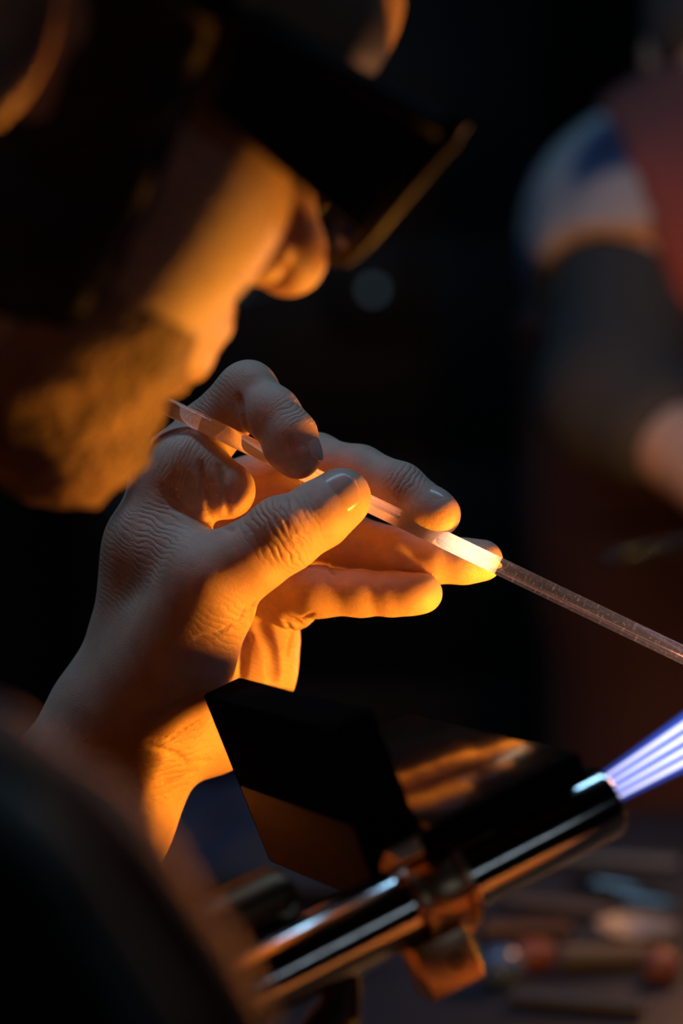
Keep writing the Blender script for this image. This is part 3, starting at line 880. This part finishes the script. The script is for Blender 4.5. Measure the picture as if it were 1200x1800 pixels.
# flame
fl = empty('torch_flame', BT(-1, 0, 0))
tag(fl, 'blue flame with white streaks shooting from the torch nozzle', 'flame')
FT = CD(.86, .475, .20)
FB = BT(-2, 0, 2.5)
MB().lathe(FB, FT, [(0, .0050), (.015, .0064), (.04, .0089), (.07, .0106), (.10, .0108), (.13, .0085), (.16, .005), (.18, .001)], 32).build('outer_cone', flame_mat('flame_blue', (.03, .15, .95), 62), fl)
fa = np.cross(FT, CD(0, 0, 1)); fa /= np.linalg.norm(fa); fb = np.cross(FT, fa)
jet = flame_mat('flame_white', (1.0, .93, 1.0), 780)
for k, (a, b) in enumerate(((.30, 0), (1.0, .1), (-.42, -.1), (-1.05, .1))):
    p0 = FB + fa * a * .0032 + fb * b * .0032
    dv = FT + (fa * a + fb * b) * .052; dv /= np.linalg.norm(dv)
    MB().lathe(p0, dv, [(0, .0005), (.012, .0007), (.035, .0010), (.06, .0011), (.085, .0008), (.10, .0002)], 14).build('jet', jet, fl)

# ================================================================== graphite marver
mv = empty('graphite_marver', BT(-60, 10, rb + 2))
tag(mv, 'black graphite marver of upright slab and shelf mounted above the torch barrel', 'marver')
def slab(name, px, py, depth, ext, m, bev=.0012):
    """box from its front-right-top corner: lengths back along T, along D, down"""
    c = W(px, py, depth); a, b, v = [e / 1000 for e in ext]
    ctr = c - T * a / 2 + D * b / 2 - UPV * v / 2
    return MB().box(ctr, bxf, (a / 2, b / 2, v / 2), bev).build(name, m, mv)
slab('shelf_slab', 1014, 1322, .722, (50, 126, 5), M['graphite'])
slab('front_skirt', 1017, 1323, .7195, (56, 2.6, 9.5), M['graphite_rough'], .0006)
slab('upright_slab', 656, 1246, .724, (15, 118, 64), M['graphite_rough'])
uc = W(656, 1246, .724)
def ubox(name, t0, t1, d0, d1, u0, u1, m, bev=.0008):
    c = uc + T * (t0 + t1) / 2000 + D * (d0 + d1) / 2000 + UPV * (u0 + u1) / 2000
    return MB().box(c, bxf, ((t1 - t0) / 2000, (d1 - d0) / 2000, (u1 - u0) / 2000), bev).build(name, m, mv)
ubox('lower_plate', -15.5, -13.8, 14, 115, -63, -34, M['plate'])

# ================================================================== the other glassworker across the bench
def P2(px, py, d=1.8): return W(px, py, d)
K = dict(neck=P2(1340, 225, 1.86), chest=P2(1385, 480, 1.88), belly=P2(1390, 900, 1.92), pelvis=P2(1390, 1290, 1.98),
         rsh=P2(1120, 400, 1.82), rel=P2(1085, 690, 1.74), rwr=P2(1330, 900, 1.60),
         lsh=P2(1610, 390, 1.86), lel=P2(1700, 740, 1.80), lwr=P2(1520, 930, 1.62),
         rhip=P2(1300, 1360, 1.97), lhip=P2(1490, 1360, 1.97))
for k in ('pelvis', 'rhip', 'lhip'): K[k][2] = {'pelvis': .60}.get(k, .57)
K['rkn'] = K['rhip'] + np.array([-.04, -.30, -.03]); K['lkn'] = K['lhip'] + np.array([.04, -.30, -.03])
K['ran'] = flat(K['rkn'] + np.array([0, .02, 0]), .09); K['lan'] = flat(K['lkn'] + np.array([0, .02, 0]), .09)
KF = body_field(K, .010)
kh = P2(1335, 80, 1.84)
KF.ell(kh, (.076, .092, .108), k=.02)
KF.ell(kh + np.array([0, -.05, -.07]), (.05, .05, .055), k=.03)
KF.cone(kh + np.array([0, .02, -.06]), K['neck'], .055, .058, .03)
KF.cone(kh + np.array([0, -.085, .0]), kh + np.array([0, -.105, -.03]), .008, .012, .01)
for s in (-1, 1): KF.ell(kh + np.array([.078 * s, .0, -.01]), (.012, .018, .03), k=.006)
V8, F8 = KF.mesh()
qq = [(V8, F8)]
for s in 'rl':
    q = Field(K[s + 'wr'] - .15, K[s + 'wr'] + .15, .004)
    q.cone(K[s + 'el'] * .3 + K[s + 'wr'] * .7, K[s + 'wr'], .030, .0235, .01)
    simple_hand(q, K[s + 'wr'], K[s + 'wr'] - K[s + 'el'], (0, 0, -1), (1 if s == 'r' else -1, 0, 0))
    qq.append(q.mesh())
kv, kf = joinmesh(*qq)
person2 = mesh_obj('person', kv, kf, M['skin'], origin=flat(K['pelvis'], 0))
tag(person2, 'blurred person in blue and white patterned shirt across the bench at right', 'person')
ms = mat('patterned_cotton', (.5, .5, .5), .9)
nt = ms.node_tree; b = nt.nodes['Principled BSDF']
tc = nt.nodes.new('ShaderNodeTexCoord'); n = nt.nodes.new('ShaderNodeTexNoise'); n.inputs['Scale'].default_value = 11; n.inputs['Detail'].default_value = 1
r = nt.nodes.new('ShaderNodeValToRGB'); r.color_ramp.interpolation = 'LINEAR'
els = r.color_ramp.elements
els[0].position = .38; els[0].color = (.012, .035, .10, 1); els[1].position = .62; els[1].color = (.36, .35, .36, 1)
e = els.new(.48); e.color = (.03, .08, .18, 1); e = els.new(.53); e.color = (.30, .29, .31, 1)
nt.links.new(tc.outputs['Object'], n.inputs['Vector']); nt.links.new(n.outputs['Fac'], r.inputs['Fac']); nt.links.new(r.outputs['Color'], b.inputs['Base Color'])
M['pattern'] = ms
M['greycloth'] = mat('dark_grey_cotton', (.035, .038, .038), .9)
M['redapron'] = mat('brown_red_apron', (.045, .016, .014), .85)
M['cap'] = mat('dark_grey_knit', (.045, .048, .05), .95)
# patterned T-shirt: torso and short sleeves
KT = body_field(K, .010, .012, ('torso', 'arms'))
for s in 'rl': KT.cone(K[s + 'sh'] * .28 + K[s + 'el'] * .72, K[s + 'el'] + (K[s + 'el'] - K[s + 'sh']) * .3, .085, .085, .004, 's')
V, F = KT.mesh(); mesh_obj('t_shirt', V, F, M['pattern'], person2)
# dark grey undersleeves to just past the elbow
bnd = (np.minimum(K['rel'], K['rsh']) - .14, np.maximum(K['rel'], K['rsh']) + .14)
for s in 'rl':
    q = Field(np.minimum(K[s + 'el'], K[s + 'sh']) - .16, np.maximum(K[s + 'el'], K[s + 'sh']) + .16, .008)
    q.cone(K[s + 'sh'], K[s + 'el'], .062, .054, .02); q.cone(K[s + 'el'], K[s + 'el'] * .72 + K[s + 'wr'] * .28, .054, .046, .02)
    V, F = q.mesh(); mesh_obj('undersleeve', V, F, M['greycloth'], person2)
KL = body_field(K, .012, .012, ('legs',)); V, F = KL.mesh(); mesh_obj('trousers', V, F, M['trousers'], person2)
# red vest over the shirt, and the dark apron below it
KA = body_field(K, .010, .021, ('torso',))
Xa, Ya, Za = np.meshgrid(*KA.ax, indexing='ij', sparse=True)
zc = P2(1200, 555, 1.75)[2]
xl = P2(1125, 400, 1.8)[0]
vest = np.maximum(np.maximum(KA.d, zc - Za), xl + (K['rsh'][2] - Za) * .32 - Xa).astype(np.float32)
apr = np.maximum(KA.d - .004, Za - zc).astype(np.float32)
KA.d = vest; V, F = KA.mesh(); mesh_obj('vest', V, F, mat('dull_red_cotton', (.22, .055, .045), .85), person2)
KA.d = apr; V, F = KA.mesh(); mesh_obj('apron', V, F, M['redapron'], person2)
q = Field(kh - .16, kh + .16, .008)
q.ell(kh + np.array([0, .008, .02]), (.088, .102, .105)); q.ell(kh + np.array([0, -.08, -.07]), (.10, .09, .085), k=.01, mode='s')
V, F = q.mesh(); mesh_obj('knit_cap', V, F, M['cap'], person2)
# rod in their hands
MB().tube([W(1050, 985, 1.62), W(1560, 880, 1.60)], .004, 16).build('glass_rod', glass_mat('blue_glass', (.7, .85, .9)), origin=W(1300, 930, 1.61))
tag(bpy.data.objects['glass_rod.001'], 'thin pale glass rod held by the blurred person at right', 'glass rod')

# ================================================================== stools
def stool(name, p, h, label):
    t = empty(name, (p[0], p[1], 0)); tag(t, label, 'stool')
    MB().lathe((p[0], p[1], h - .05), (0, 0, 1), [(0, .15), (.004, .165), (.035, .17), (.046, .16), (.05, .12)], 40).build('seat', M['blackplastic'], t)
    for k in range(4):
        a = math.pi / 4 + k * math.pi / 2; ca, sa = math.cos(a), math.sin(a)
        MB().tube([(p[0] + ca * .11, p[1] + sa * .11, h - .05), (p[0] + ca * .19, p[1] + sa * .19, 0.005)], .012, 14).build('leg', M['blackmetal'], t)
    MB().tube([(p[0] + math.cos(a) * .155, p[1] + math.sin(a) * .155, .2) for a in np.linspace(0, 2 * math.pi, 33)], .008, 10, cap=False).build('foot_ring', M['blackmetal'], t)
stool('stool', J['pelvis'], .47, 'black round stool under the bearded person')
stool('stool', K['pelvis'], .47, 'black round stool under the person across the bench')

# ================================================================== things on the bench
def on_bench(px, py):
    """point of the bench top seen at that place"""
    dv = W(px, py, 1.0) - CAMP; t = (BZ - CAMP[2]) / dv[2]; return CAMP + dv * t
def simple(name, mb, m, label, cat, group=None, origin=None):
    return tag(mb.build(name, m, origin=origin), label, cat, group)
p = on_bench(1115, 1672)
t = empty('ceramic_dish', p); tag(t, 'small pale dish standing on the bench behind the torch', 'dish')
MB().lathe(p, (0, 0, 1), [(0, .011), (.003, .012), (.014, .022), (.016, .023), (.016, .0215), (.006, .011), (.005, .001)], 32).build('bowl', mat('pale_ceramic', (.15, .16, .20), .5), t)
a = on_bench(985, 1712); c = on_bench(1135, 1708); up = np.array([0, 0, .009])
simple('wooden_paddle', MB().tube([a + up, a * .5 + c * .5 + up, c + up], [.0075, .007, .006], 16), mat('pale_wood', (.075, .073, .068), .8), 'pale grey stick lying on the bench below the dish', 'stick', origin=a)
p = on_bench(1160, 1728)
simple('red_ball', MB().lathe(p, (0, 0, 1), [(.0, .003), (.002, .007), (.006, .010), (.010, .011), (.014, .010), (.018, .007), (.020, .002)], 24), mat('red_glass', (.15, .055, .05), .6), 'small dull red knob on the bench at lower right', 'knob', origin=p)
p = on_bench(880, 1735)
simple('blue_marble', MB().lathe(p, (0, 0, 1), [(.0, .003), (.002, .008), (.007, .012), (.012, .013), (.017, .012), (.022, .008), (.024, .002)], 24), mat('blue_glass', (.06, .12, .28), .1), 'small dark blue glass ball on the bench beside the clamp', 'marble', origin=p)
a = on_bench(905, 1708); c = on_bench(968, 1705)
simple('brown_handle', MB().tube([a + up, a * .7 + c * .3 + up, c + up], [.007, .010, .008], 14), mat('dark_red_wood', (.16, .05, .035), .5), 'short dark red wooden handle on the bench left of the stick', 'handle', origin=a)
# steel tweezers and a few rods further back
a = on_bench(1010, 1560); c = on_bench(1190, 1600)
tw = empty('tweezers', a); tag(tw, 'steel tweezers lying on the bench under the torch nozzle', 'tweezers')
sd = np.cross(c - a, [0, 0, 1.]); sd /= np.linalg.norm(sd)
for s in (-1, 1): MB().tube([a + [0, 0, .004], (a + c) / 2 + sd * .010 * s + [0, 0, .004], c + sd * .002 * s + [0, 0, .004]], [.004, .0035, .0015], 10).build('arm', M['steel'], tw)
cols = [(.03, .05, .09), (.06, .05, .045), (.03, .034, .04), (.05, .025, .015)]
labs = ['dark blue glass rod lying across the bench behind the tweezers', 'amber grey glass rod lying on the bench behind the dish', 'black glass rod lying nearest the front of the bench', 'brown glass rod lying on the bench right of the torch barrel']
for i, (x0, y0, x1, y1) in enumerate(((930, 1520, 1190, 1535), (890, 1600, 1080, 1622), (900, 1770, 1130, 1790), (850, 1650, 1000, 1648))):
    a = on_bench(x0, y0); c = on_bench(x1, y1); z = np.array([0, 0, .0055])
    simple('colour_rod', MB().tube([a + z, c + z], .0055, 14), mat('rod_glass', cols[i], .35), labs[i], 'glass rod', 'coloured rods on the bench', origin=a)
# folded blue towel left of the marver
p = on_bench(395, 1520)
tv = MB()
NX, NY = 22, 22
tf = Field(p - np.array([.14, .16, .01]), p + np.array([.14, .16, .08]), .005)
X, Y, Z = np.meshgrid(*tf.ax, indexing='ij', sparse=True)
hgt = .036 + .006 * np.sin((X - p[0]) * 60 + np.sin((Y - p[1]) * 40)) + .004 * np.sin((Y - p[1]) * 75)
bxd = np.maximum(np.abs(X - p[0]) - .095, np.abs(Y - p[1]) - .11)
tf.d = smax(smax(np.maximum(Z - p[2] - hgt, p[2] + .0005 - Z) + 0 * X, bxd + 0 * Z, .03), np.full((1, 1, 1), -1.), .01).astype(np.float32)
V, F = tf.mesh()
tw2 = mesh_obj('folded_towel', V, F, noise_col(mat('blue_cloth', (.03, .06, .13), .95), (.004, .016, .044), (.007, .024, .06), 40), origin=p)
tag(tw2, 'folded dark blue cloth lying on the bench beyond the wrist', 'cloth')
# indicator lamp on a dark cabinet in the background
cb = empty('tool_cabinet', (-.02, 2.95, 0)); tag(cb, 'black steel tool cabinet standing in the dark behind the hands', 'cabinet')
wbox((-.40, 2.75, .04), (.30, 3.2, 1.45), .006).build('body', M['blackmetal'], cb)
for k in range(4):
    z0 = .10 + k * .33
    d = wbox((-.37, 2.735, z0), (.27, 2.752, z0 + .30), .004).build('drawer', M['blackmetal'], cb)
    o = MB().tube([(-.33, 2.715, z0 + .24), (-.12, 2.715, z0 + .24)], .006, 10).build('handle', M['steel'], cb); o.parent = d
pp = W(655, 508, 3.53)
cx = empty('control_box', (pp[0], 2.735, pp[2] - .07)); tag(cx, 'small black control box with a pale blue lamp on the cabinet front', 'control box')
wbox((pp[0] - .07, 2.675, pp[2] - .07), (pp[0] + .07, 2.7335, pp[2] + .07), .006).build('case', M['blackmetal'], cx)
MB().lathe((pp[0], 2.6755, pp[2]), (0, -1, 0), [(0, .011), (.003, .011), (.004, .009)], 24).build('lamp_bezel', M['blackplastic'], cx)
MB().lathe((pp[0], 2.672, pp[2]), (0, -1, 0), [(0, .0075), (.003, .0065), (.005, .004), (.0055, .001)], 24).build('indicator_lamp', emit_mat('pale_blue_lamp', (.45, .75, 1.0), .22), cx)
